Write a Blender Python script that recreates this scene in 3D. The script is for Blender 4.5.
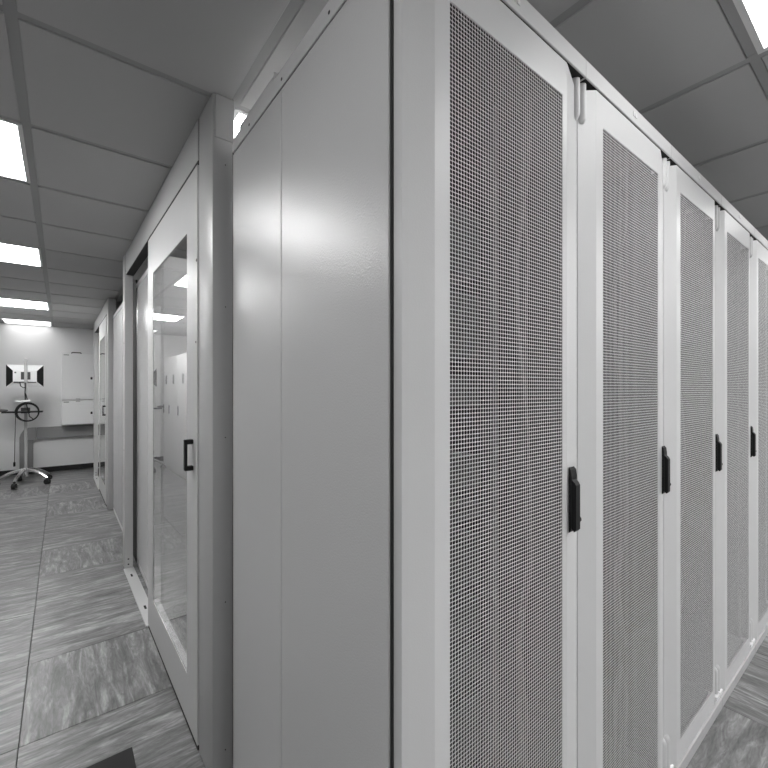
import bpy, bmesh, math, random
import numpy as np
from mathutils import Vector, Matrix

random.seed(7)
scene = bpy.context.scene
C = scene.collection
for o in list(bpy.data.objects):
    bpy.data.objects.remove(o)

# ------------------------------------------------------------------ camera
# world frame: X runs along the perforated rack row, Y runs down the left aisle
cam_data = bpy.data.cameras.new('camera')
cam = bpy.data.objects.new('camera', cam_data)
C.objects.link(cam)
scene.camera = cam
cam.location = (0, 0, 1.372)
cam.rotation_euler = (math.radians(90), 0, math.radians(-37.54))
cam_data.sensor_width = 36
cam_data.lens = 412.98 / 768 * 36
cam_data.shift_x = 5.32 / 768
cam_data.shift_y = 4.70 / 768
cam_data.clip_start = 0.02

# ------------------------------------------------------------------ world, exposure
w = bpy.data.worlds.new('world')
scene.world = w
w.use_nodes = True
w.node_tree.nodes['Background'].inputs[0].default_value = (0.5, 0.5, 0.5, 1)
w.node_tree.nodes['Background'].inputs[1].default_value = 0.02
vs = scene.view_settings
vs.view_transform = 'Standard'
vs.look = 'None'
vs.gamma = 1
vs.use_curve_mapping = False
vs.exposure = 0.0
LIGHT = 21.5            # emission of the ceiling light panels

# ------------------------------------------------------------------ materials
def g(v, a=1):
    return (v, v, v, a)

def mat(name, col, rough=0.5, metal=0.0, bump=None, spec=0.5, vary=None, emit=0.0):
    """grey principled material; bump=(scale, strength), vary=(scale, amount) adds uneven tone"""
    m = bpy.data.materials.new(name)
    m.use_nodes = True
    nt = m.node_tree
    b = nt.nodes['Principled BSDF']
    b.inputs['Base Color'].default_value = g(col)
    b.inputs['Roughness'].default_value = rough
    b.inputs['Metallic'].default_value = metal
    b.inputs['Specular IOR Level'].default_value = spec
    tc = nt.nodes.new('ShaderNodeTexCoord')
    if bump:
        n = nt.nodes.new('ShaderNodeTexNoise')
        n.inputs['Scale'].default_value = bump[0]
        n.inputs['Detail'].default_value = 2
        nt.links.new(tc.outputs['Object'], n.inputs['Vector'])
        bp = nt.nodes.new('ShaderNodeBump')
        bp.inputs['Strength'].default_value = bump[1]
        bp.inputs['Distance'].default_value = bump[2] if len(bump) > 2 else 0.001
        nt.links.new(n.outputs['Fac'], bp.inputs['Height'])
        nt.links.new(bp.outputs['Normal'], b.inputs['Normal'])
    if vary:
        n = nt.nodes.new('ShaderNodeTexNoise')
        n.inputs['Scale'].default_value = vary[0]
        n.inputs['Detail'].default_value = 3
        nt.links.new(tc.outputs['Object'], n.inputs['Vector'])
        r = nt.nodes.new('ShaderNodeMapRange')
        r.inputs['To Min'].default_value = col * (1 - vary[1])
        r.inputs['To Max'].default_value = col * (1 + vary[1])
        nt.links.new(n.outputs['Fac'], r.inputs['Value'])
        nt.links.new(r.outputs['Result'], b.inputs['Base Color'])
    if emit:
        b.inputs['Emission Color'].default_value = g(1)
        b.inputs['Emission Strength'].default_value = emit
    return m

def floor_material():
    m = bpy.data.materials.new('marbled_vinyl')
    m.use_nodes = True
    nt = m.node_tree
    L = nt.links
    b = nt.nodes['Principled BSDF']
    tc = nt.nodes.new('ShaderNodeTexCoord')
    oi = nt.nodes.new('ShaderNodeObjectInfo')
    mul = nt.nodes.new('ShaderNodeVectorMath'); mul.operation = 'SCALE'
    mul.inputs[0].default_value = (37.0, 91.0, 13.0)
    L.new(oi.outputs['Random'], mul.inputs['Scale'])
    add = nt.nodes.new('ShaderNodeVectorMath'); add.operation = 'ADD'
    L.new(tc.outputs['Object'], add.inputs[0]); L.new(mul.outputs[0], add.inputs[1])
    def streak(sx, sy, detail, dist):
        mp = nt.nodes.new('ShaderNodeMapping')
        mp.inputs['Scale'].default_value = (sx, sy, 1)
        L.new(add.outputs[0], mp.inputs['Vector'])
        n = nt.nodes.new('ShaderNodeTexNoise')
        n.inputs['Scale'].default_value = 1
        n.inputs['Detail'].default_value = detail
        n.inputs['Roughness'].default_value = 0.6
        n.inputs['Distortion'].default_value = dist
        L.new(mp.outputs[0], n.inputs['Vector'])
        return n
    a = streak(3.4, 22, 6, 1.1)
    c = streak(13, 55, 4, 1.6)
    d = streak(2.2, 5.0, 3, 0.3)
    r1 = nt.nodes.new('ShaderNodeValToRGB')
    e = r1.color_ramp.elements
    e[0].position = 0.30; e[0].color = g(0.085)
    e[1].position = 0.74; e[1].color = g(0.42)
    x = e.new(0.52); x.color = g(0.19)
    L.new(a.outputs['Fac'], r1.inputs['Fac'])
    r2 = nt.nodes.new('ShaderNodeMapRange')
    r2.inputs['From Min'].default_value = 0.3; r2.inputs['From Max'].default_value = 0.7
    r2.inputs['To Min'].default_value = 0.72; r2.inputs['To Max'].default_value = 1.32
    L.new(c.outputs['Fac'], r2.inputs['Value'])
    r3 = nt.nodes.new('ShaderNodeMapRange')
    r3.inputs['From Min'].default_value = 0.3; r3.inputs['From Max'].default_value = 0.7
    r3.inputs['To Min'].default_value = 0.86; r3.inputs['To Max'].default_value = 1.12
    L.new(d.outputs['Fac'], r3.inputs['Value'])
    m1 = nt.nodes.new('ShaderNodeVectorMath'); m1.operation = 'SCALE'
    L.new(r1.outputs['Color'], m1.inputs[0]); L.new(r2.outputs['Result'], m1.inputs['Scale'])
    m2 = nt.nodes.new('ShaderNodeVectorMath'); m2.operation = 'SCALE'
    L.new(m1.outputs[0], m2.inputs[0]); L.new(r3.outputs['Result'], m2.inputs['Scale'])
    L.new(m2.outputs[0], b.inputs['Base Color'])
    b.inputs['Roughness'].default_value = 0.36
    bp = nt.nodes.new('ShaderNodeBump')
    bp.inputs['Strength'].default_value = 0.15
    bp.inputs['Distance'].default_value = 0.002
    L.new(c.outputs['Fac'], bp.inputs['Height'])
    L.new(bp.outputs['Normal'], b.inputs['Normal'])
    return m

def glass_material():
    m = bpy.data.materials.new('door_glass')
    m.use_nodes = True
    b = m.node_tree.nodes['Principled BSDF']
    b.inputs['Base Color'].default_value = g(0.85)
    b.inputs['Roughness'].default_value = 0.0
    b.inputs['Transmission Weight'].default_value = 1.0
    b.inputs['IOR'].default_value = 1.52
    return m

M = dict(
    paint=mat('powder_coat_grey', 0.62, 0.36, bump=(450, 0.25), spec=0.32),
    paint_side=mat('powder_coat_side', 0.58, 0.26, bump=(260, 0.7), spec=0.4),
    doorpaint=mat('sliding_door_paint', 0.58, 0.38, bump=(600, 0.06)),
    postpaint=mat('post_paint', 0.48, 0.42, bump=(600, 0.06)),
    alu=mat('brushed_aluminium', 0.75, 0.35, 0.6, bump=(300, 0.05)),
    dark=mat('gap_shade', 0.02, 0.8),  # near-black tone standing in for shade between parts
    interior=mat('rack_interior', 0.02, 0.6),
    rail=mat('zinc_rail', 0.07, 0.5, 0.3),
    cable=mat('grey_cable', 0.08, 0.6),
    black=mat('black_plastic', 0.008, 0.5, spec=0.25),
    rubber=mat('black_rubber', 0.02, 0.7),
    rubbermat=mat('dark_rubber_mat', 0.018, 0.8, bump=(250, 0.4)),
    screw=mat('dark_screw', 0.05, 0.5, 0.5),
    wall=mat('white_wall_paint', 0.80, 0.7, bump=(180, 0.05)),
    wall_grey=mat('grey_wall_paint', 0.36, 0.7, bump=(180, 0.05)),
    ceil=mat('mineral_ceiling_tile', 0.47, 0.85, bump=(160, 0.12), vary=(1.5, 0.04)),
    bar=mat('ceiling_grid_metal', 0.34, 0.6),
    slab=mat('concrete_slab', 0.06, 0.9),
    floor=floor_material(),
    glass=glass_material(),
    lamp=mat('light_diffuser', 0.9, 0.5, emit=LIGHT),
    lamp_soft=mat('light_diffuser_soft', 0.9, 0.5, emit=LIGHT * 0.32),
    lamp_faint=mat('light_diffuser_faint', 0.9, 0.5, emit=LIGHT * 0.15),
    lamp_strong=mat('light_diffuser_strong', 0.9, 0.5, emit=LIGHT * 1.5),
    lamp_dim=mat('light_diffuser_dim', 0.9, 0.5, emit=LIGHT * 0.27),
    white=mat('white_enamel', 0.72, 0.35, bump=(400, 0.04)),
    box=mat('wall_cabinet_paint', 0.88, 0.45),
    trunk=mat('grey_trunking', 0.27, 0.55),
    base=mat('black_skirting', 0.012, 0.6),
    chrome=mat('chrome_tube', 0.8, 0.22, 1.0),
    pole=mat('grey_pole', 0.42, 0.4, 0.2),
    screen=mat('dark_screen', 0.02, 0.15),
    label=mat('light_spot_white', 0.8, 0.6),
)

# ------------------------------------------------------------------ mesh helpers
class MB:
    """collects shapes in one bmesh"""
    def __init__(self):
        self.bm = bmesh.new()

    def box(self, x0, x1, y0, y1, z0, z1, bevel=0.0, seg=1):
        t = bmesh.new()
        r = bmesh.ops.create_cube(t, size=1)
        for v in t.verts:
            v.co = Vector(((x0 + x1) / 2 + v.co.x * (x1 - x0), (y0 + y1) / 2 + v.co.y * (y1 - y0), (z0 + z1) / 2 + v.co.z * (z1 - z0)))
        if bevel:
            bmesh.ops.bevel(t, geom=list(t.edges), offset=bevel, segments=seg, affect='EDGES', profile=0.5)
        self.merge(t)
        return self

    def merge(self, t):
        me = bpy.data.meshes.new('tmp')
        t.to_mesh(me); t.free()
        self.bm.from_mesh(me)
        bpy.data.meshes.remove(me)

    def poly(self, pts):
        self.bm.faces.new([self.bm.verts.new(p) for p in pts])
        return self

    def prism(self, pts, axis, a, b):
        """closed outline (2-D) extruded along an axis from a to b"""
        def P(p, t):
            q = list(p); q.insert(axis, t); return q
        A = [self.bm.verts.new(P(p, a)) for p in pts]
        B = [self.bm.verts.new(P(p, b)) for p in pts]
        n = len(pts)
        self.bm.faces.new(A[::-1]); self.bm.faces.new(B)
        for i in range(n):
            self.bm.faces.new((A[i], A[(i + 1) % n], B[(i + 1) % n], B[i]))
        return self

    def tube(self, pts, r, n=8, closed=False):
        """round tube along points; r is one radius or a list"""
        pts = [Vector(p) for p in pts]
        k = len(pts)
        rr = r if isinstance(r, (list, tuple)) else [r] * k
        rings = []
        up = Vector((0.13, 0.31, 0.94)).normalized()
        for i, p in enumerate(pts):
            if closed:
                d = pts[(i + 1) % k] - pts[i - 1]
            else:
                d = pts[min(i + 1, k - 1)] - pts[max(i - 1, 0)]
            d.normalize()
            a = d.cross(up)
            if a.length < 1e-3:
                a = d.cross(Vector((1, 0, 0)))
            a.normalize(); c = d.cross(a)
            rings.append([self.bm.verts.new(p + rr[i] * (math.cos(2 * math.pi * j / n) * a + math.sin(2 * math.pi * j / n) * c)) for j in range(n)])
        for i in range(k if closed else k - 1):
            A, B = rings[i], rings[(i + 1) % k]
            for j in range(n):
                self.bm.faces.new((A[j], A[(j + 1) % n], B[(j + 1) % n], B[j]))
        if not closed:
            self.bm.faces.new(rings[0][::-1]); self.bm.faces.new(rings[-1])
        return self

    def cyl(self, a, b, r, n=12):
        return self.tube([a, b], r, n)

    def build(self, name, m, parent=None, smooth=False, offset=None):
        bmesh.ops.recalc_face_normals(self.bm, faces=list(self.bm.faces))
        me = bpy.data.meshes.new(name)
        self.bm.to_mesh(me); self.bm.free()
        me.materials.append(m)
        if smooth:
            for p in me.polygons:
                p.use_smooth = True
            try:
                me.set_sharp_from_angle(angle=math.radians(40))
            except Exception:
                pass
        o = bpy.data.objects.new(name, me)
        C.objects.link(o)
        if parent:
            o.parent = parent
        if offset:
            o.location = offset
        return o

def empty(name, loc, label, cat, group=None, rz=0):
    o = bpy.data.objects.new(name, None)
    o.empty_display_size = 0.1
    C.objects.link(o)
    o.location = loc
    o.rotation_euler = (0, 0, rz)
    return tag(o, label, cat, group)

def tag(o, label=None, cat=None, group=None, kind=None):
    if label: o['label'] = label
    if cat: o['category'] = cat
    if group: o['group'] = group
    if kind: o['kind'] = kind
    return o

def struct(o, label=None, cat=None):
    return tag(o, label, cat, kind='structure')

def copy_tree(o, parent=None):
    c = o.copy()
    C.objects.link(c)
    c.parent = parent
    for ch in list(o.children):
        copy_tree(ch, c)
    return c

def mesh_copy(o, parent, loc, rz=0):
    c = o.copy()
    C.objects.link(c)
    c.parent = parent
    c.location = loc
    c.rotation_euler = (0, 0, rz)
    return c

# ------------------------------------------------------------------ room shell
XL, XR, YB, YW, ZC = -1.32, 6.9, -3.30, 8.72, 2.40

fl = MB().box(XL - 0.1, XR + 0.1, YB - 0.1, YW + 0.1, -0.10, -0.02).build('floor', M['slab'])
struct(fl, 'raised floor of grey marbled vinyl tiles', 'floor')
P = 0.60
tile = None
def add_floor_tile(i, j, rot):
    """tile i, j of the raised floor; origin of the grid is at (-0.13, 0.29)"""
    global tile
    loc = (-0.13 + P * i + P / 2, 0.29 + P * j + P / 2, 0)
    if tile is None:
        h = P / 2 - 0.0012
        b = MB().box(-h, h, -h, h, -0.02, 0.0, 0.0012)
        tile = b.build('floor_tile', M['floor'], fl)
        tile.location = loc; tile.rotation_euler.z = rot
    else:
        mesh_copy(tile, fl, loc, rot)
H2 = math.pi / 2
rot_main = {3: H2, 5: 0, 6: H2, 9: H2, 11: H2, 8: 0}
for i in range(-2, 1):
    for j in range(-6, 14):
        if i == 0:
            r = rot_main.get(j, 0)
        elif i == -1:
            r = {11: H2, 1: H2}.get(j, 0)
        else:
            r = random.choice((0, H2))
        add_floor_tile(i, j, r + random.choice((0, math.pi)))
for i in range(1, 12):
    for j in (-6, -5, -4, -3, -2, -1, 0):
        add_floor_tile(i, j, (0 if i <= 3 else H2) + random.choice((0, math.pi)))
for i in range(1, 7):
    for j in (2, 3):
        add_floor_tile(i, j, random.choice((0, H2)))

cl = MB().box(XL - 0.1, XR + 0.1, YB - 0.1, YW + 0.1, ZC + 0.03, ZC + 0.1).build('ceiling', M['slab'])
struct(cl, 'suspended ceiling of grey mineral tiles', 'ceiling')
CX0, CPX, CY0, CPY = -0.110, 0.607, 1.51, 0.601        # grid lines of the ceiling
LIGHTS = {(-1, 1), (-1, 4), (-1, 8), (-1, 11), (-1, -2), (-1, -5),  # last two are unseen, added to light the side panel and post
          (2, -3), (5, -3), (8, -3), (11, -3),
          (2, -5), (5, -5), (8, -5), (11, -5), (2, -7), (5, -7), (8, -7), (11, -7),  # unseen fill panels added behind the camera for the rack fronts
          (1, 0), (4, 0)}
ctile = None
i0, i1, j0, j1 = -2, 12, -8, 12
for i in range(i0, i1):
    for j in range(j0, j1):
        if (i, j) in LIGHTS:
            continue
        loc = (CX0 + CPX * (i + 0.5), CY0 + CPY * (j + 0.5), ZC)
        if ctile is None:
            hx, hy = CPX / 2 - 0.015, CPY / 2 - 0.015
            ctile = MB().box(-hx, hx, -hy, hy, 0, 0.016, 0.002).build('ceiling_tile', M['ceil'], cl)
            ctile.location = loc
        else:
            mesh_copy(ctile, cl, loc)
for i in range(i0, i1 + 1):
    x = CX0 + CPX * i
    MB().box(x - 0.0155, x + 0.0155, CY0 + CPY * j0, CY0 + CPY * j1, ZC + 0.004, ZC + 0.022).build('grid_bar', M['bar'], cl)
for j in range(j0, j1 + 1):
    y = CY0 + CPY * j
    MB().box(CX0 + CPX * i0, CX0 + CPX * i1, y - 0.013, y + 0.013, ZC + 0.0045, ZC + 0.021).build('grid_bar', M['bar'], cl)

lamp_labels = {
    (-1, 1): 'bright square ceiling light nearest in the left aisle, cut by the photo edge',
    (-1, 4): 'bright square ceiling light second along the left aisle',
    (-1, 8): 'bright square ceiling light third along the left aisle',
    (-1, 11): 'bright square ceiling light fourth along the left aisle, against the far wall',
    (2, -3): 'bright square ceiling light at the top right above the perforated racks',
    (5, -3): 'square ceiling light second along the perforated rack aisle',
    (8, -3): 'square ceiling light third along the perforated rack aisle',
    (11, -3): 'square ceiling light at the far end of the perforated rack aisle',
    (-1, -5): 'unseen fill light panel added over the left aisle behind the camera',
    (-1, -2): 'unseen dim light panel added over the left aisle beside the camera',
    (1, 0): 'square ceiling light first inside the glazed aisle behind the racks',
    (4, 0): 'square ceiling light second inside the glazed aisle behind the racks',
}
for q, i in enumerate((2, 5, 8, 11)):
    for j, row in ((-5, 'second'), (-7, 'third')):
        lamp_labels[(i, j)] = 'added fill light panel %s along the %s unseen lamp row behind the camera' % (('first', 'second', 'third', 'fourth')[q], row)
# emission per panel, tuned to even out walls, side panel and rack fronts
OUTPUT = {(-1, 11): 'lamp_faint', (-1, 8): 'lamp_strong', (-1, -2): 'lamp_dim', (2, -3): 'lamp_soft', (5, -3): 'lamp_soft', (8, -3): 'lamp_soft', (11, -3): 'lamp_soft'}
lamp0 = None
for key in sorted(LIGHTS):
    i, j = key
    loc = (CX0 + CPX * (i + 0.5), CY0 + CPY * (j + 0.5), ZC)
    if lamp0 is None:
        lamp0 = empty('ceiling_light', loc, lamp_labels[key], 'ceiling light', 'square ceiling lights')
        hx, hy = CPX / 2 - 0.012, CPY / 2 - 0.012
        f = MB()
        f.box(-hx, hx, -hy, -hy + 0.016, -0.001, 0.02); f.box(-hx, hx, hy - 0.016, hy, -0.001, 0.02)
        f.box(-hx, -hx + 0.016, -hy + 0.016, hy - 0.016, -0.001, 0.02); f.box(hx - 0.016, hx, -hy + 0.016, hy - 0.016, -0.001, 0.02)
        f.build('frame', M['white'], lamp0)
        MB().box(-hx + 0.016, hx - 0.016, -hy + 0.016, hy - 0.016, 0.003, 0.018).build('diffuser', M['lamp'], lamp0)
    else:
        c = copy_tree(lamp0)
        c.location = loc
        c['label'] = lamp_labels[key]
        if key in OUTPUT:
            d = [q for q in c.children if q.name.startswith('diffuser')][0]
            d.data = d.data.copy()
            d.data.materials[0] = M[OUTPUT[key]]

wall_far = MB().box(XL - 0.1, XR + 0.1, YW, YW + 0.1, -0.02, ZC + 0.03).build('wall_far', M['wall'])
struct(wall_far)
struct(MB().box(XL - 0.1, XL, YB, YW, -0.02, ZC + 0.03).build('wall_left', M['wall_grey']))
struct(MB().box(XL - 0.1, XR + 0.1, YB - 0.1, YB, -0.02, ZC + 0.03).build('wall_back', M['wall_grey']))
struct(MB().box(XR, XR + 0.1, YB, YW, -0.02, ZC + 0.03).build('wall_right', M['wall']))
struct(MB().box(XL, XR, YW - 0.012, YW, 0, 0.085, 0.003).build('baseboard_far', M['base']))
struct(MB().box(XL, XL + 0.012, YB, YW - 0.012, 0, 0.085, 0.003).build('baseboard_left', M['base']))

# ------------------------------------------------------------------ server racks
# rack-local frame: x from the left door seam, y from the flat door face, z from the floor
RW = 0.5985
def perforated_sheet(name, x0, z0, nx, nz, p, r, y, t, m):
    """sheet with real octagonal holes, p pitch, r half width of a hole, t thickness"""
    k = r * 0.5
    h = p / 2
    loc = np.array([(-h, -h), (h, -h), (h, h), (-h, h),
                    (-k, -r), (k, -r), (r, -k), (r, k), (k, r), (-k, r), (-r, k), (-r, -k)])
    ii, jj = np.meshgrid(np.arange(nx), np.arange(nz), indexing='ij')
    cx = x0 + (ii.ravel() + 0.5) * p
    cz = z0 + (jj.ravel() + 0.5) * p
    n = len(cx)
    V = np.zeros((n, 20, 3))
    V[:, :12, 0] = cx[:, None] + loc[None, :, 0]
    V[:, :12, 2] = cz[:, None] + loc[None, :, 1]
    V[:, :12, 1] = y
    V[:, 12:, 0] = cx[:, None] + loc[None, 4:, 0]
    V[:, 12:, 2] = cz[:, None] + loc[None, 4:, 1]
    V[:, 12:, 1] = y + t
    quads = [(0, 1, 5, 4), (1, 2, 7, 6), (2, 3, 9, 8), (3, 0, 11, 10)]
    for a in range(8):
        b = (a + 1) % 8
        quads.append((4 + a, 4 + b, 12 + b, 12 + a))
    tris = [(0, 4, 11), (1, 6, 5), (2, 8, 7), (3, 10, 9)]
    base = (np.arange(n) * 20)[:, None, None]
    Q = (np.array(quads)[None] + base).reshape(-1, 4)
    T = (np.array(tris)[None] + base).reshape(-1, 3)
    me = bpy.data.meshes.new(name)
    me.vertices.add(n * 20)
    me.vertices.foreach_set('co', V.ravel())
    nl = Q.size + T.size
    me.loops.add(nl)
    me.loops.foreach_set('vertex_index', np.concatenate([Q.ravel(), T.ravel()]).astype(np.int32))
    me.polygons.add(len(Q) + len(T))
    starts = np.concatenate([np.arange(len(Q)) * 4, Q.size + np.arange(len(T)) * 3]).astype(np.int32)
    me.polygons.foreach_set('loop_start', starts)
    me.update(calc_edges=True)
    me.validate()
    me.materials.append(m)
    o = bpy.data.objects.new(name, me)
    C.objects.link(o)
    return o

def door_frame():
    """pressed steel door: flat centre with an opening, slanted cheeks, folded edges"""
    b = MB()
    xs = [0.002, 0.061, 0.0997, 0.4893, 0.510, 0.5965]
    ys = [0.020, 0.0, 0.0, 0.0, 0.0, 0.020]
    top = [2.142, 2.158, 2.158, 2.158, 2.158, 2.133]
    bot = [0.075, 0.0435, 0.0435, 0.0435, 0.0435, 0.075]
    z0, z1 = 0.117, 2.0726
    bm = b.bm
    def V(i, z, dy=0.0):
        return bm.verts.new((xs[i], ys[i] + dy, z))
    cols = [(V(i, bot[i]), V(i, z0), V(i, z1), V(i, top[i])) for i in range(6)]
    for i in range(5):
        for k in range(3):
            if i == 2 and k == 1:
                continue
            bm.faces.new((cols[i][k], cols[i + 1][k], cols[i + 1][k + 1], cols[i][k + 1]))
    # folded returns along the outer edge
    rim = [cols[i][0] for i in range(6)] + [cols[5][1], cols[5][2]] + [cols[i][3] for i in range(5, -1, -1)] + [cols[0][2], cols[0][1]]
    back = [bm.verts.new((v.co.x, 0.033, v.co.z)) for v in rim]
    n = len(rim)
    for a in range(n):
        c = (a + 1) % n
        bm.faces.new((rim[a], rim[c], back[c], back[a]))
    # fold behind the opening
    o = [cols[2][1], cols[3][1], cols[3][2], cols[2][2]]
    ob = [bm.verts.new((v.co.x, 0.0025, v.co.z)) for v in o]
    for a in range(4):
        c = (a + 1) % 4
        bm.faces.new((o[a], o[c], ob[c], ob[a]))
    return b

def hinge_lug(x, z0, z1, round_top):
    """half round hinge cover with one rounded end"""
    b = MB()
    n = 6
    prof = [(-0.0135, 0.0)] + [(-0.0135 * math.cos(math.pi * t / 8), -0.019 * math.sin(math.pi * t / 8)) for t in range(1, 8)] + [(0.0135, 0.0)]
    levels = []
    L = 0.022
    for s in range(5):
        a = s / 4 * math.pi / 2
        levels.append((L * (1 - math.sin(a)), max(0.04, math.sin(a)) if s == 0 else math.sin(a)))
    levels = sorted(levels)
    # levels run from far end (small) to full size
    zs = []
    for d, sc in sorted(levels, key=lambda q: q[1]):
        # the end curves back towards the door
        zs.append((z0 + (L - d) * 0 + d * 0, sc))
    rings = []
    for s in range(6):
        a = s / 5
        sc = math.sqrt(max(0.0, 1 - (1 - a) ** 2)) if s else 0.12
        z = (z0 + L * a) if not round_top else (z1 - L * a)
        rings.append([b.bm.verts.new((x + px * (0.45 + 0.55 * sc), 0.0245 + py * sc, z)) for px, py in prof])
    zend = z1 if not round_top else z0
    rings.append([b.bm.verts.new((x + px, 0.0245 + py, zend)) for px, py in prof])
    for A, B in zip(rings, rings[1:]):
        for j in range(len(A) - 1):
            b.bm.faces.new((A[j], A[j + 1], B[j + 1], B[j]))
        b.bm.faces.new((A[-1], A[0], B[0], B[-1]))
    b.bm.faces.new(rings[0]); b.bm.faces.new(rings[-1])
    return b

def handle_parts(door):
    # slim swing handle: tapered back plate, grip, lock barrel
    b = MB()
    b.prism([(-0.002, 1.024), (-0.002, 1.182), (-0.007, 1.176), (-0.009, 1.160), (-0.009, 1.040), (-0.006, 1.028)], 0, 0.514, 0.540)
    h = b.build('handle', M['black'], door)
    b = MB()
    b.prism([(-0.008, 1.036), (-0.008, 1.154), (-0.016, 1.146), (-0.019, 1.140), (-0.019, 1.034), (-0.014, 1.028)], 0, 0.516, 0.536)
    b.build('grip', M['black'], h)
    MB().cyl((0.536, -0.012, 1.056), (0.541, -0.013, 1.056), 0.008, 10).build('lock_barrel', M['screw'], h, True)

def make_rack():
    r = empty('server_rack', (0, 0, 0), 'x', 'server rack', 'row of grey server racks with perforated doors')
    # frame body, open towards the door: back, floor, roof, posts
    b = MB()
    b.box(0.012, RW - 0.012, 0.880, 0.884, 0.05, 2.16)
    b.box(0.012, RW - 0.012, 0.036, 0.880, 0.046, 0.060)
    b.build('cabinet_floor', M['interior'], r)
    MB().box(0.002, RW - 0.002, 0.046, 0.884, 2.163, 2.176).build('roof_panel', M['paint'], r)
    MB().box(0.006, RW - 0.006, 0.048, 0.878, 2.1605, 2.1625).build('roof_shade_sheet', M['interior'], r)  # dark sheet stands in for shade under the roof
    for x in (0.006, RW - 0.030):
        MB().box(x, x + 0.024, 0.0335, 0.0470, 0.045, 2.160, 0.001).build('corner_post', M['paint'], r)
        MB().box(x + 0.004, x + 0.020, 0.850, 0.879, 0.062, 2.160).build('corner_post', M['interior'], r)
    # inside: side skins, mounting rails, cables
    for x in (0.013, RW - 0.016):
        MB().box(x, x + 0.003, 0.060, 0.878, 0.062, 2.160).build('inner_skin', M['interior'], r)
    for x in (0.085, RW - 0.11):
        MB().box(x, x + 0.022, 0.20, 0.235, 0.062, 2.160).build('mounting_rail', M['rail'], r)
    rnd = random.Random(3)
    for k in range(5):
        x = 0.055 + 0.012 * k if k < 3 else RW - 0.075 + 0.014 * (k - 3)
        pts = [(x + rnd.uniform(-0.008, 0.008), 0.13 + rnd.uniform(-0.02, 0.02), 0.062 + s * 0.209) for s in range(11)]
        MB().tube(pts, 0.0075, 6).build('cable', M['cable'], r, True)
    z = 0.20
    while z < 1.98:
        hgt = rnd.choice((0.043, 0.087, 0.087, 0.043))
        if rnd.random() < 0.62:
            MB().box(0.11, RW - 0.112, 0.24, 0.84, z, z + hgt, 0.002).build('server_unit', M['interior'], r)
        z += hgt + 0.003 + rnd.choice((0, 0, 0.044))
    # plinth and top trim
    MB().box(0.001, RW - 0.001, -0.006, 0.034, 0.0, 0.042, 0.001).build('plinth', M['postpaint'], r)
    t = MB().box(0.0, RW, -0.003, 0.045, 2.162, 2.208, 0.0015).build('top_trim', M['paint'], r)
    MB().box(0.285, 0.297, -0.005, -0.002, 2.179, 2.193, 0.001).build('trim_clip', M['white'], t)
    MB().box(0.301, 0.311, -0.005, -0.002, 2.179, 2.193, 0.001).build('trim_clip', M['white'], t)
    MB().box(0.004, RW - 0.004, 0.0005, 0.033, 2.1605, 2.1619).build('under_trim_shade', M['dark'], r)  # dark strip paints the shade on the underside of the trim
    # door with perforated sheet
    d = door_frame().build('door', M['paint'], r)
    s = perforated_sheet('perforated_panel', 0.0997, 0.117, 49, 246, 0.00795, 0.0034, 0.0012, 0.0005, M['paint'])
    s.parent = d
    MB().box(0.4900, 0.4915, 0.0028, 0.032, 0.11, 2.08).build('edge_shade_strip', M['interior'], d)  # added dark strip, hides the bright cheek back behind the mesh
    for x in (0.016, RW - 0.016):
        hinge_lug(x, 2.054, 2.159, False).build('hinge_cover', M['paint'], d, True)
        hinge_lug(x, 0.060, 0.172, True).build('hinge_cover', M['paint'], d, True)
    handle_parts(d)
    for x in (0.004, RW - 0.044):
        MB().box(x, x + 0.04, 0.002, 0.032, 0.0425, 0.058, 0.002).build('foot_light_spot', M['label'], r)  # white block painted in for the spot of light at the seam foot
    return r

ROW = 0.457
rack0 = make_rack()
ordinals = ['', 'second', 'third', 'fourth', 'fifth', 'sixth', 'seventh']
racks = []
for k in range(7):
    r = rack0 if k == 0 else copy_tree(rack0)
    r.location = (ROW + RW * k, 0.513, 0)
    if k == 0:
        r['label'] = 'grey server rack at the corner, its flat side panel in view, nearest the camera'
    else:
        r['label'] = 'grey server rack with perforated door, %s from the near corner' % ordinals[k]
    racks.append(r)

def side_panel_set(r, x, y0, ysplit, y1, zt=2.1565):
    """two side sheets on the outer flank of an end rack (rack-local)"""
    MB().box(x, x + 0.010, y0, ysplit - 0.0016, 0.045, zt, 0.0012).build('side_panel', M['paint_side'], r)
    MB().box(x, x + 0.010, ysplit + 0.0016, y1, 0.045, zt, 0.0012).build('side_panel', M['paint_side'], r)
    MB().box(x + 0.004, x + 0.020, y0 - 0.0060, y0, 0.045, zt).build('groove_shade', M['dark'], r)  # dark strip stands in for shade in the groove
    MB().box(x + 0.006, x + 0.0095, ysplit - 0.0015, ysplit + 0.0015, 0.046, zt - 0.001).build('seam_shade', M['screw'], r)  # dark backing that paints the shade between the two sheets
    MB().box(x + 0.003, x + 0.020, 0.0455, y1, zt, 2.1618).build('panel_top_shade', M['dark'], r)  # dark strip paints a shadow line between panel and trim
    MB().box(x + 0.0225, x + 0.034, y1 + 0.001, y1 + 0.075, 0.0, 2.207).build('light_leak_filler', M['dark'], r)  # added dark filler, stops lamp light leaking past the post
    MB().box(x + 0.001, x + 0.030, 0.036, y1, 0.0, 0.043, 0.002).build('side_plinth', M['paint'], r)
    t = MB().box(x - 0.001, x + 0.020, 0.0455, y1, 2.162, 2.208, 0.0015).build('side_trim', M['paint'], r)
    for y in (0.255, 0.496, 0.731):
        if y < y1:
            MB().cyl((x - 0.0018, y, 2.180), (x, y, 2.180), 0.0042, 8).build('screw', M['screw'], t)
side_panel_set(racks[0], 0.0, 0.0535, 0.502, 0.884)
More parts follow.
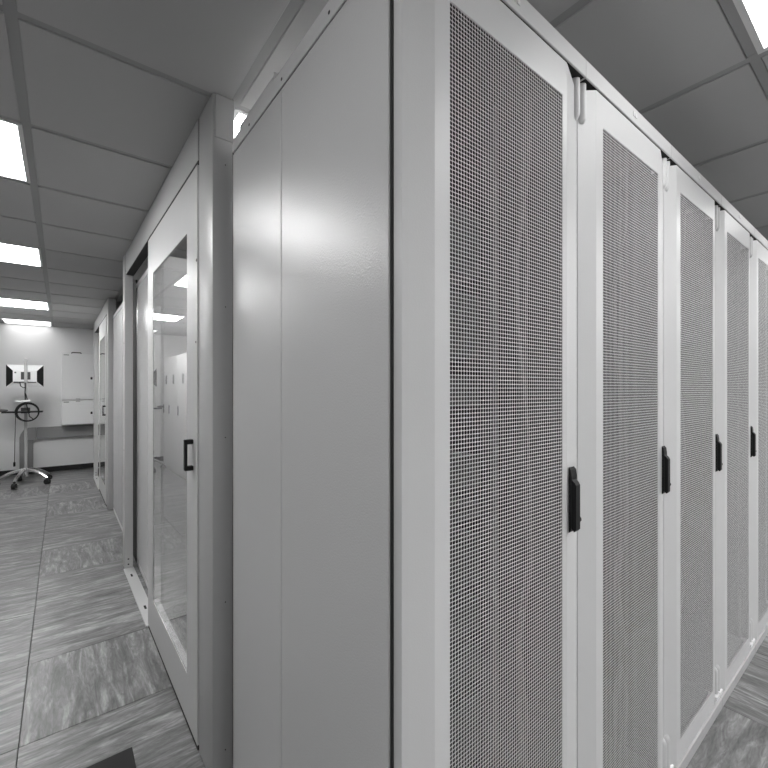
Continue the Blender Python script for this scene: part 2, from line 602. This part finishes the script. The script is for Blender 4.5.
# raised rail on the roof, seen over the side trim
rl = MB().box(0.021, 0.034, 0.60, 0.882, 2.1765, 2.262, 0.002).build('roof_rail', M['paint'], racks[0])
MB().box(0.021, 0.045, 0.592, 0.599, 2.1765, 2.268, 0.001).build('rail_end_plate', M['white'], rl)

# ------------------------------------------------------------------ plain end racks of the other rows
def end_rack(name, x, y, depth, label):
    r = empty(name, (x, y, 0), label, 'server rack', 'end racks of the rows along the left aisle')
    b = MB().box(0.012, 0.60, 0.0, depth, 0.045, 2.160, 0.002)
    b.build('cabinet_body', M['paint'], r)
    MB().box(0.0, 0.010, 0.004, depth * 0.5 - 0.001, 0.045, 2.160, 0.001).build('side_panel', M['paint_side'], r)
    MB().box(0.0, 0.010, depth * 0.5 + 0.001, depth - 0.004, 0.045, 2.160, 0.001).build('side_panel', M['paint_side'], r)
    MB().box(0.002, 0.60, 0.002, depth - 0.002, 0.0, 0.044).build('plinth', M['paint'], r)
    MB().box(-0.001, 0.022, 0.0, depth, 2.162, 2.196, 0.0015).build('side_trim', M['paint'], r)
    return r
end_rack('server_rack', 0.468, 2.70, 1.03, 'plain grey rack flank behind the open side of the nearer sliding door')
end_rack('server_rack', 0.463, 4.61, 0.90, 'grey rack flank in the left aisle just before the far sliding door')
end_rack('server_rack', 0.475, 6.78, 1.03, 'plain grey rack flank behind the open side of the far sliding door')

# ------------------------------------------------------------------ sliding doors at the aisle ends
def make_sliding_door(label):
    """door-local frame: origin on the floor, x as in the room, y from the near post"""
    t = empty('sliding_door', (0, 1.478, 0), label, 'sliding door', 'glazed sliding aisle doors', math.radians(0.7))
    # near post with cap
    p = MB().box(0.4145, 0.486, 0.0, 0.168, 0.0, 2.398, 0.003, 2).build('door_post', M['postpaint'], t, True)
    MB().box(0.4230, 0.488, -0.004, 0.012, 2.247, 2.397, 0.001).build('post_cap', M['postpaint'], p)
    for z in (0.10, 0.62, 1.20, 1.66, 2.16):
        MB().cyl((0.4585, -0.0012, z), (0.4585, 0.001, z), 0.0022, 8).build('screw', M['screw'], p)
    # header
    h = MB().box(0.4140, 0.462, 0.184, 2.171, 2.243, 2.398, 0.002).build('header', M['doorpaint'], t)
    MB().box(0.4155, 0.466, 0.184, 1.206, 2.2205, 2.2425).build('track_shade', M['dark'], h)  # dark strip stands in for shade above the leaf
    MB().box(0.4175, 0.466, 1.207, 2.170, 2.236, 2.2425).build('header_shade', M['dark'], h)  # dark strip paints the header soffit as shaded
    MB().box(0.4175, 0.460, 0.1685, 0.1835, 2.2205, 2.397).build('header_end_shade', M['dark'], h)  # dark strip stands in for shade between post and header
    MB().cyl((0.4125, 2.150, 2.26), (0.4145, 2.150, 2.26), 0.005, 8).build('screw', M['screw'], h)
    # far jamb
    j = MB().box(0.4085, 0.462, 2.172, 2.285, 0.0, 2.398, 0.002).build('door_jamb', M['postpaint'], t)
    for z in (0.035, 0.075):
        MB().cyl((0.432, 2.1705, z), (0.432, 2.1725, z), 0.006, 8).build('screw', M['screw'], j)
    for z in (0.9, 1.72):
        MB().cyl((0.407, 2.22, z), (0.409, 2.22, z), 0.005, 8).build('screw', M['screw'], j)
    MB().box(0.494, 0.505, 2.262, 2.45, 0.011, 2.23).build('jamb_shade', M['dark'], j)  # dark strip stands in for the shade beyond the rack flank
    # floor rail
    f = MB().box(0.400, 0.466, 1.206, 2.170, 0.0, 0.010, 0.0015).build('floor_rail', M['alu'], t)
    for y in (1.42, 1.98):
        MB().box(0.426, 0.438, y, y + 0.05, 0.0101, 0.0106).build('rail_slot', M['dark'], f)
    # leaf: frame with a glazed opening
    y0, y1, z0, z1 = 0.173, 1.205, 0.022, 2.219
    gy0, gy1, gz0, gz1 = 0.326, 1.060, 0.212, 2.005
    x0, x1 = 0.4095, 0.424
    lf = MB()
    lf.box(x0, x1, y0, gy0, z0, z1)
    lf.box(x0, x1, gy1, y1, z0, z1)
    lf.box(x0, x1, gy0, gy1, z0, gz0)
    lf.box(x0, x1, gy0, gy1, gz1, z1)
    leaf = lf.build('door_leaf', M['doorpaint'], t)
    MB().box(x0 + 0.002, x0 + 0.008, gy0 + 0.0005, gy1 - 0.0005, gz0 + 0.0005, gz1 - 0.0005).build('glass_pane', M['glass'], leaf)
    # light glazing bead behind the foot of the pane
    MB().box(x0 + 0.0085, x0 + 0.032, gy0 + 0.001, gy1 - 0.001, gz0 + 0.0003, gz0 + 0.006).build('glazing_bead', M['white'], leaf)
    MB().box(x0 + 0.002, x1 - 0.004, y0 + 0.002, y1 - 0.002, 0.001, 0.0215).build('leaf_foot_shade', M['dark'], leaf)  # dark strip paints the shadow under the leaf
    # D shaped pull handle
    hb = MB()
    hy = 0.236
    hb.box(0.378, 0.388, hy - 0.011, hy + 0.011, 1.055, 1.175, 0.002)
    hb.box(0.382, x0, hy - 0.011, hy + 0.011, 1.157, 1.175, 0.002)
    hb.box(0.382, x0, hy - 0.011, hy + 0.011, 1.055, 1.073, 0.002)
    hb.build('pull_handle', M['black'], leaf)
    MB().cyl((x0 - 0.0012, 0.19, 1.55), (x0 + 0.001, 0.19, 1.55), 0.0045, 8).build('screw', M['screw'], leaf)
    MB().cyl((x0 - 0.0012, 0.182, 1.86), (x0 + 0.001, 0.182, 1.86), 0.006, 8).build('screw', M['screw'], leaf)
    return t
sd = make_sliding_door('grey sliding door with tall glass pane and black handle, the nearer of the two')
sd2 = copy_tree(sd)
sd2.location.y += 4.08
sd2.location.x += 0.004
sd2.rotation_euler.z = math.radians(0.3)
sd2['label'] = 'grey sliding door with glass pane at the far end of the left aisle'

# ------------------------------------------------------------------ far wall: cabinets and trunking
def wall_cabinet(x0, x1, z0, z1, label, locks, clip):
    t = empty('wall_cabinet', ((x0 + x1) / 2, YW, z0), label, 'wall cabinet', 'white cabinets on the far wall')
    hw, h = (x1 - x0) / 2, z1 - z0
    MB().box(-hw, hw, -0.22, -0.001, 0.002, h - 0.002, 0.004).build('cabinet_body', M['box'], t)
    d = MB().box(-hw + 0.003, hw - 0.003, -0.236, -0.2205, 0.005, h - 0.005, 0.003).build('door', M['box'], t)
    for z in locks:
        MB().box(0.080, 0.108, -0.243, -0.2362, z - 0.02, z + 0.02, 0.003).build('lock', M['black'], d)
    MB().box(-hw + 0.03, -hw + 0.10, -0.2368, -0.2361, h - 0.035, h - 0.022).build('nameplate', M['trunk'], d)
    if clip:
        MB().box(-hw + 0.19, -hw + 0.25, -0.240, -0.2361, clip - 0.008, clip, 0.001).build('catch', M['trunk'], d)
    return t
CF = YW - 0.236
wall_cabinet(0.0, 0.62, 1.188, 1.955, 'tall white wall cabinet, upper of two stacked on the far wall', (0.36,), 0.018)
wall_cabinet(0.0, 0.62, 0.775, 1.180, 'shorter white wall cabinet, lower of two stacked on the far wall', (0.19,), 0.388)
hk = MB()
hk.tube([(0.135, CF + 0.05, 1.956), (0.137, CF + 0.05, 1.968), (0.15, CF + 0.05, 1.973), (0.25, CF + 0.05, 1.973), (0.262, CF + 0.05, 1.968), (0.265, CF + 0.05, 1.956)], 0.008, 6)
tag(hk.build('lifting_handle', M['black'], None, True), 'small dark bar handle on top of the upper wall cabinet', 'handle')

tk = empty('cable_trunking', (-0.44, YW, 0), 'grey wide cable trunking bending down the far wall below the cabinets', 'trunking')
MB().box(0.125, 1.4, -0.075, -0.001, 0.565, 0.745, 0.004).build('duct', M['trunk'], tk)
cpts = [(-0.085, 0.545), (-0.085, 0.60), (-0.07, 0.655), (-0.035, 0.715), (0.015, 0.742), (0.120, 0.745), (0.120, 0.565), (0.095, 0.545)]
MB().prism([(x, z) for x, z in cpts], 1, -0.077, -0.001).build('corner_piece', M['trunk'], tk)
MB().box(-0.085, 0.080, -0.075, -0.001, 0.088, 0.543, 0.004).build('duct', M['trunk'], tk)

# ------------------------------------------------------------------ monitor cart
ct = empty('monitor_cart', (-0.405, 7.80, 0), 'rolling cart with chrome pole, black tray and curved star base', 'cart')
MB().box(-0.018, 0.018, -0.018, 0.018, 0.16, 1.80, 0.004).build('pole', M['pole'], ct)
MB().cyl((0, 0, 0.12), (0, 0, 0.235), 0.036, 14).build('hub', M['chrome'], ct, True)
for k in range(5):
    a = math.radians(-38 + 72 * k)
    ca, sa = math.cos(a), math.sin(a)
    pts = []
    for s in range(9):
        u = s / 8
        rr = 0.02 + 0.29 * u
        pts.append((ca * rr, sa * rr, 0.205 - 0.115 * u ** 2.0))
    MB().tube(pts, [0.026 - 0.008 * s / 8 for s in range(9)], 8).build('base_leg', M['chrome'], ct, True)
    cw = MB()
    cw.cyl((ca * 0.31 - sa * 0.022, sa * 0.31 + ca * 0.022, 0.037), (ca * 0.31 + sa * 0.022, sa * 0.31 - ca * 0.022, 0.037), 0.037, 14)
    cw.cyl((ca * 0.31, sa * 0.31, 0.04), (ca * 0.31, sa * 0.31, 0.09), 0.012, 8)
    cw.build('caster', M['rubber'], ct, True)
MB().box(-0.245, 0.195, -0.22, -0.019, 1.035, 1.053, 0.004).build('tray', M['black'], ct)
MB().box(-0.105, 0.055, -0.16, -0.019, 1.185, 1.212, 0.003).build('upper_shelf', M['white'], ct)
MB().box(-0.05, 0.05, -0.06, -0.019, 1.02, 1.10, 0.004).build('tray_bracket', M['rail'], ct)

mo = empty('monitor', (-0.415, 7.86, 1.40), 'flat monitor seen from its white back, dark sloped sides, on the cart pole', 'monitor')
HW, HH = 0.207, 0.158
zc = 0.158
def shell(pts_list, name, m):
    b = MB()
    for pts in pts_list:
        b.poly(pts)
    return b.build(name, m, mo)
A = [(-HW, 0.0, zc - HH), (HW, 0.0, zc - HH), (HW, 0.0, zc + HH), (-HW, 0.0, zc + HH)]
ix, iz0, iz1 = 0.132, zc - 0.085, zc + 0.072
Bk = [(-ix, -0.034, iz0), (ix, -0.034, iz0), (ix, -0.034, iz1), (-ix, -0.034, iz1)]
sh = shell([Bk, (A[3], A[2], Bk[2], Bk[3]), (A[0], A[1], Bk[1], Bk[0])], 'back_shell', M['white'])
shell([(A[0], A[3], Bk[3], Bk[0])], 'side_vent', M['black'])
shell([(A[1], A[2], Bk[2], Bk[1])], 'side_vent', M['black'])
MB().box(-HW, HW, 0.0005, 0.018, zc - HH, zc + HH, 0.002).build('bezel', M['white'], mo)
MB().box(-HW + 0.012, HW - 0.012, 0.0182, 0.0192, zc - HH + 0.012, zc + HH - 0.012).build('screen', M['screen'], mo)
MB().box(-0.045, 0.060, -0.040, -0.0345, zc - 0.055, zc + 0.055, 0.002).build('mount_plate', M['rail'], mo)
MB().box(-0.125, 0.125, -0.039, -0.0345, zc - 0.098, zc - 0.086).build('port_strip', M['black'], mo)
MB().box(-0.115, -0.095, -0.036, -0.0345, zc + 0.035, zc + 0.055).build('badge', M['rail'], mo)

rb = MB()
for dx, dz, rr in ((0, 0, 0.121), (0.004, -0.003, 0.116), (-0.003, 0.003, 0.126)):
    rb.tube([(dx + rr * math.cos(2 * math.pi * s / 36), 0.004 * math.sin(5 * s), dz + 1.03 * rr * math.sin(2 * math.pi * s / 36)) for s in range(36)], 0.0085, 6, True)
rb.tube([(-0.02, 0, 0.125), (0.0, -0.01, 0.06), (0.012, -0.01, 0.0), (0.02, -0.005, -0.06), (0.06, 0, -0.10)], 0.006, 6)
rg = rb.build('coiled_cable', M['black'], None, True)
rg.location = (-0.374, 7.563, 1.045)
tag(rg, 'black cable coiled into a ring hanging in front of the cart tray', 'cable')

cd = MB()
cd.tube([(-0.50, 7.565, 1.06), (-0.502, 7.563, 0.9), (-0.508, 7.565, 0.6), (-0.512, 7.565, 0.36)], 0.005, 6)
cdo = cd.build('power_cord', M['cable'], None, True)
tag(cdo, 'thin grey power cord dangling from the left side of the cart tray', 'cord')
MB().box(-0.525, -0.501, 7.553, 7.577, 0.30, 0.36, 0.004).build('plug', M['black'], cdo)
hc = MB()
hc.tube([(-0.410, 7.775, 1.46), (-0.407, 7.770, 1.38), (-0.412, 7.768, 1.3), (-0.405, 7.770, 1.213)], 0.007, 6)
hc.tube([(-0.47, 7.81, 1.46), (-0.46, 7.78, 1.41), (-0.43, 7.77, 1.385), (-0.41, 7.77, 1.39)], 0.006, 6)
hc.tube([(-0.385, 7.77, 1.215), (-0.395, 7.768, 1.26), (-0.407, 7.768, 1.31)], 0.006, 6)
tag(hc.build('monitor_cable', M['black'], None, True), 'black cables running down the cart pole from the monitor', 'cable')
ms = MB()
ms.tube([(-0.69, 7.64, 1.076), (-0.66, 7.64, 1.074), (-0.62, 7.64, 1.073), (-0.585, 7.64, 1.073)], [0.010, 0.020, 0.019, 0.010], 10)
tag(ms.build('handset', M['cable'], None, True), 'small grey handset lying on the left end of the cart tray', 'handset')

# ------------------------------------------------------------------ tall cabinets along the left wall, seen mirrored in the glass
def tall_cabinet(y0, y1, label):
    t = empty('tall_cabinet', (-1.0, (y0 + y1) / 2, 0), label, 'cabinet', 'tall white cabinets mirrored in the door glass')
    h = (y1 - y0) / 2
    MB().box(-0.30, 0.215, -h + 0.001, h - 0.001, 0.0, 1.91, 0.004).build('cabinet_body', M['white'], t)
    d = MB().box(0.2155, 0.232, -h + 0.004, h - 0.004, 0.08, 1.90, 0.003).build('door', M['white'], t)
    MB().box(0.2325, 0.246, h - 0.06, h - 0.04, 0.95, 1.10, 0.003).build('handle', M['black'], d)
    MB().box(0.2325, 0.2335, -0.09, 0.03, 1.45, 1.60).build('notice', M['rail'], d)
    return t
tall_cabinet(7.67, 8.07, 'narrow tall white cabinet nearest the far wall, mirrored in the door glass')
tall_cabinet(7.07, 7.67, 'wide tall white cabinet in the middle, mirrored in the door glass')
tall_cabinet(6.47, 7.07, 'tall white cabinet at the right, mirrored in the door glass')

# ------------------------------------------------------------------ floor mat
mt = MB().box(-0.40, 0.214, 1.20, 1.822, 0.0003, 0.008, 0.002)
tag(mt.build('floor_mat', M['rubbermat']), 'dark rubber mat on the vinyl floor at the lower edge', 'mat')
